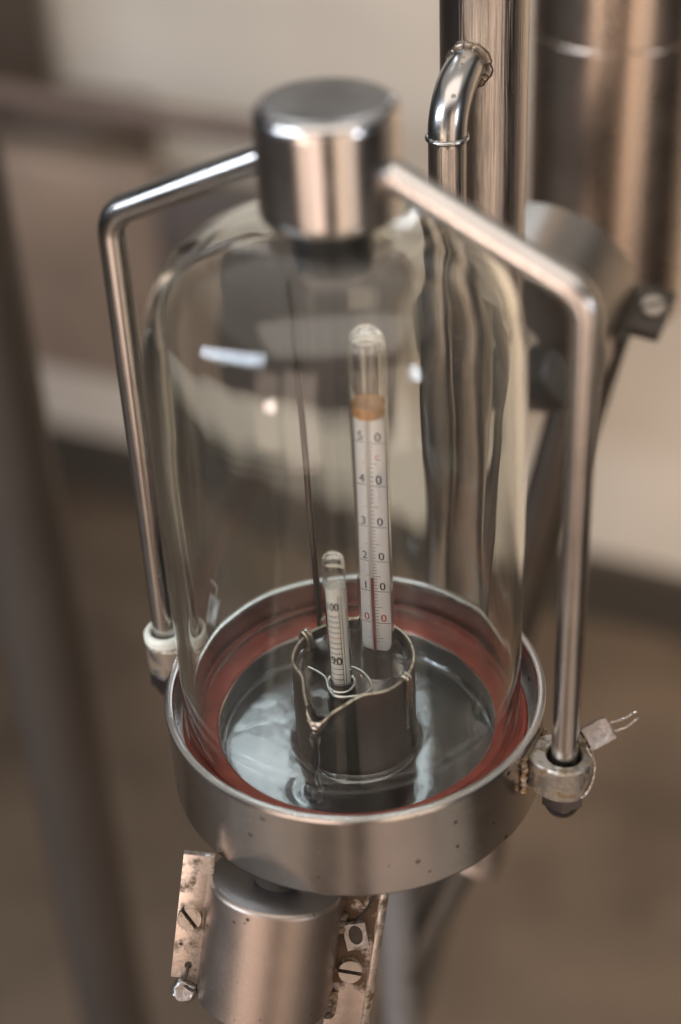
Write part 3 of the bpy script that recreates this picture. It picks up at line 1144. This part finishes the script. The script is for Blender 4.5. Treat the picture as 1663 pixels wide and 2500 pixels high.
c1, _k = collar((-.0310, -.0512, -.0464), AX, _r, 'scratched steel clamp collar with two flanges just below the dish', .0258, .0505, 'clamp collars on the pipes', .967)
c1['label'] = 'scratched steel clamp collar with screwed flanges, in front below the dish'
fl = MB().box((-.0360, -.0012, -.0460), (-.0240, .0022, .0070), None, .0004)
P1 = tag(link('flange', fl, 'plate_light', c1), 'pale spotted left flange plate')
screw(c1, Vector((-.0310, -.0012, -.0185)), Vector((0, -1, .12)), Vector((1, 0, 0)), .0046, R(-48))
fl = MB().box((.0240, -.0020, -.0640), (.0385, .0014, .0030), None, .0004)
P2 = tag(link('flange', fl, 'plate_rust', c1), 'rust stained right flange plate')
fl = MB().box((-.0020, -.0009, -.0640), (.0020, .0060, .0024), Matrix.Translation((.0400, -.0010, 0)) @ Matrix.Rotation(R(32), 4, 'Z'), .0008)
link('flange_edge', fl, 'plate_light', c1)
screw(c1, Vector((.0312, -.0020, -.0330)), Vector((0, -1, .10)), Vector((1, 0, 0)), .0047, R(-4))
for zz_ in ((-.0095, -.0122, -.0150), (-.0440, -.0468, -.0496, -.0524)):
  wb = MB()
  for z0 in zz_:
    wb.tube([(.0240, -.0062, z0), (.0258, -.0046, z0 - .0004), (.0272, -.0026, z0 - .0010)], [.0012, .0017, .0011], 10)
  link('weld', wb, 'weld', c1)
hole = MB().lathe([(0, .0001), (.0014, .0001), (.0014, 0)], 18)
hole.xf(Matrix.Translation((-.0298, -.0014, -.0400)) @ Matrix.Rotation(R(90), 4, 'X'))
link('wire_hole', hole, 'slot', c1)

# torn lead seal tag wired to the right flange
Mx = c1.matrix_world.copy()
bpy.context.view_layer.update()
Mx = c1.matrix_world.copy()


def c1w(x, y, z):
    return Mx @ Vector((x, y, z))


p0 = c1w(.0315, -.0042, -.0175)
tg = thing('lead_seal', p0, 'torn grey lead seal tag wired above the screw on the right flange', 'seal')
b = MB()
ax, ay, az = ray_frame(Mx.to_3x3() @ Vector((.93, 0, .30)), Mx.to_3x3() @ Vector((-.22, 0, 1)))
lead_block(b, p0, ax, ay, az, .0042, .0054, .0009, 9.0)
link('seal_body', b, 'lead', tg, ang=50)
b = MB().lathe([(0, .0013), (.0021, .0013), (.0025, .0010), (.0027, .0004)], 24)
m = Matrix((ax, ay, az)).transposed().to_4x4() @ Matrix.Diagonal((1.0, 1.55, 1, 1))
m.translation = p0 + ay * .0006 - az * 0
link('stamped_disc', b.xf(m), 'slot', tg)
b = MB()
twisted(b, [p0 + ay * .005, c1w(.0330, -.0045, -.0080), c1w(.0355, -.0040, -.0020), c1w(.0375, -.002, .0035), c1w(.0378, .004, .0050)], .00035, .0022)
link('twisted_wire', b, 'slot', tg)
p0 = c1w(-.0300, -.0030, -.0500)
tg = thing('lead_seal', p0, 'rounded lead seal hanging by a dark wire under the left flange', 'seal')
b = MB()
ax, ay, az = ray_frame(_r * .9 - _u * .4, _u)
lead_block(b, p0, ax, ay, az, .0044, .0040, .0030, 12.0, .75)
link('seal_body', b, 'lead', tg, ang=60)
b = MB()
b.tube(smooth_path([c1w(-.0298, -.0016, -.0400), c1w(-.0300, -.0034, -.0430), c1w(-.0310, -.0034, -.0460), c1w(-.0288, -.0050, -.0475), c1w(-.0255, -.0060, -.0480)], 6), .0006, 8)
link('wire', b, 'slot', tg)

# the second, blurred collar behind on the right
ax2 = Vector((.44, .86, .25)).normalized()
c2, _k = collar((.0800, .1900, .0350), -ax2, -Vector((.8856, -.4645, 0)), 'blurred round steel clamp collar with a bolted flange behind the handle', .0430, .050, 'clamp collars on the pipes')
for ch in c2.children:
    if ch.name.startswith('sleeve'):
        ch.data.materials[0] = MAT['drum']
fl = MB().box((-.060, -.004, -.056), (-.042, .002, -.026), Matrix.Rotation(R(-6), 4, 'Z'), .001)
link('flange', fl, 'bracket', c2)
screw(c2, Matrix.Rotation(R(-6), 4, 'Z') @ Vector((-.053, -.004, -.040)), Matrix.Rotation(R(-6), 3, 'Z') @ Vector((0, -1, .25)), Vector((1, 0, 0)), .0055, R(30))

# ------------------------------------------------------------------ pipes behind on the right
pp = thing('riser_pipe', (.0602, .137, -.235), 'tall polished steel pipe with a welded side elbow behind the jar', 'pipe')
path = [Vector((.0602, .137, .50)), Vector((.0602, .137, .2)), Vector((.0602, .137, 0)), Vector((.0602, .137, -.18))]
path += round_corner((.0602, .137, -.18), (.0602, .137, -.236), (.019, .112, -.30), .02, 8)
link('main_tube', MB().tube(path, [.0167] * 4 + [.0150] * 9, 48), 'pipe', pp, ang=60)
link('branch_tube', MB().tube([(.0602, .137, -.225), (.0400, .1245, -.262), (.019, .112, -.300)], .0085, 20), 'bracket', pp)
ec = Vector((.0436, .1035, 0))
dirp = (Vector((.0602, .137, 0)) - ec).normalized()
z0 = .1700
ra = .0195
path = [ec + Vector((0, 0, z0 - .002))]
for i in range(21):
    a = i / 20 * R(88)
    path.append(ec + dirp * (ra * (1 - math.cos(a))) + Vector((0, 0, z0 + ra * math.sin(a))))
path.append(path[-1] + dirp * .009)
link('elbow', MB().tube(path, .0072, 28), 'elbow', pp, ang=60)
link('side_tube', MB().tube([ec + Vector((0, 0, z0)), ec + Vector((0, 0, 0)), ec + Vector((0, 0, -.20))], .0071, 28), 'pipe', pp, ang=60)
ring, rad = [], []
for i in range(64):
    a = 2 * PI * i / 64
    ring.append(ec + Vector((.0072 * math.cos(a), .0072 * math.sin(a), z0 - .0002 + .0003 * noise.noise(Vector((math.cos(a) * 3, math.sin(a) * 3, 1))))))
    rad.append(.0010 + .00035 * noise.noise(Vector((math.cos(a) * 7, math.sin(a) * 7, 5))))
link('weld_ring', MB().tube(ring, rad, 12, closed=True), 'elbow', pp)
jc = ec + dirp * .0215 + Vector((0, 0, z0 + ra))
side_ = Vector((-dirp.y, dirp.x, 0))
for ro_ in (.0076,):
    pts, rad = [], []
    for i in range(72):
        a = 2 * PI * i / 72
        w_ = Vector((math.cos(a) * 5, math.sin(a) * 5, ro_ * 900))
        k_ = ro_ + .0006 * noise.noise(w_ * .6)
        out_ = side_ * k_ * math.cos(a) + Vector((0, 0, 1)) * k_ * math.sin(a)
        back = (k_ * math.cos(a)) ** 2 / (2 * .0167)
        pts.append(jc + out_ + dirp * (back - .0008 + (ro_ - .0078) * .6))
        rad.append(.0015 + .0006 * noise.noise(w_ * 1.7))
    if ro_ < .008:
        wb = MB()
    wb.tube(pts, rad, 16, closed=True)
tag(link('weld', wb, 'weld', pp), 'rough weld where the elbow meets the pipe')

o = thing('stand_pipe', (.0185, .112, -1.0), 'plain grey upright stand pipe below the dish', 'pipe')
link('stand_tube', MB().tube([(.0165, .112, -1.0), (.0165, .112, -.12)], .0088, 24), 'stand', o)
link('stand_foot', MB().lathe([(0, -.988), (.06, -.988), (.06, -1.0)], 32, (.0165, .112)), 'stand', o)

o = thing('still_column', (.152, .346, -.034), 'wide copper toned steel column at the upper right', 'column')
cc = (.1510, .357)
mb = MB().lathe([(0, -.0336), (.039, -.0336), (.0434, -.030), (.0440, -.026), (.0440, .124), (.0436, .125), (.0440, .126), (.0440, .70)], 72, cc)
link('column_shell', mb, 'column', o)
ring = [(cc[0] + .0441 * math.cos(a), cc[1] + .0441 * math.sin(a), .125) for a in [2 * PI * i / 72 for i in range(72)]]
link('seam_weld', MB().tube(ring, .0005, 8, closed=True), 'column', o)
o = thing('brace_tube', (.1112, .1967, .0144), 'slanting silver tube with dark clamp behind the right rod', 'tube')
link('silver_tube', MB().tube([(.1160, .1880, .045), (.1112, .1967, .0144), (.0925, .2285, -.1159), (.062, .28, -.32), (-.02, .42, -.9), (-.03, .44, -1.0)], .0095, 24), 'drum', o)
link('dark_strut', MB().tube([(.1260, .1930, .040), (.1225, .2030, .010), (.1050, .2350, -.110), (.0750, .2860, -.33), (-.01, .43, -.97)], .0085, 20), 'bracket', o)
link('tube_clamp', MB().lathe([(0, -.012), (.0150, -.012), (.0165, -.010), (.0165, .010), (.0150, .012), (0, .012)], 32).xf(Matrix.Translation((.1020, .1880, .020)) @ Matrix.Rotation(R(60), 4, 'X') @ Matrix.Rotation(R(25), 4, 'Y')), 'bracket', o)
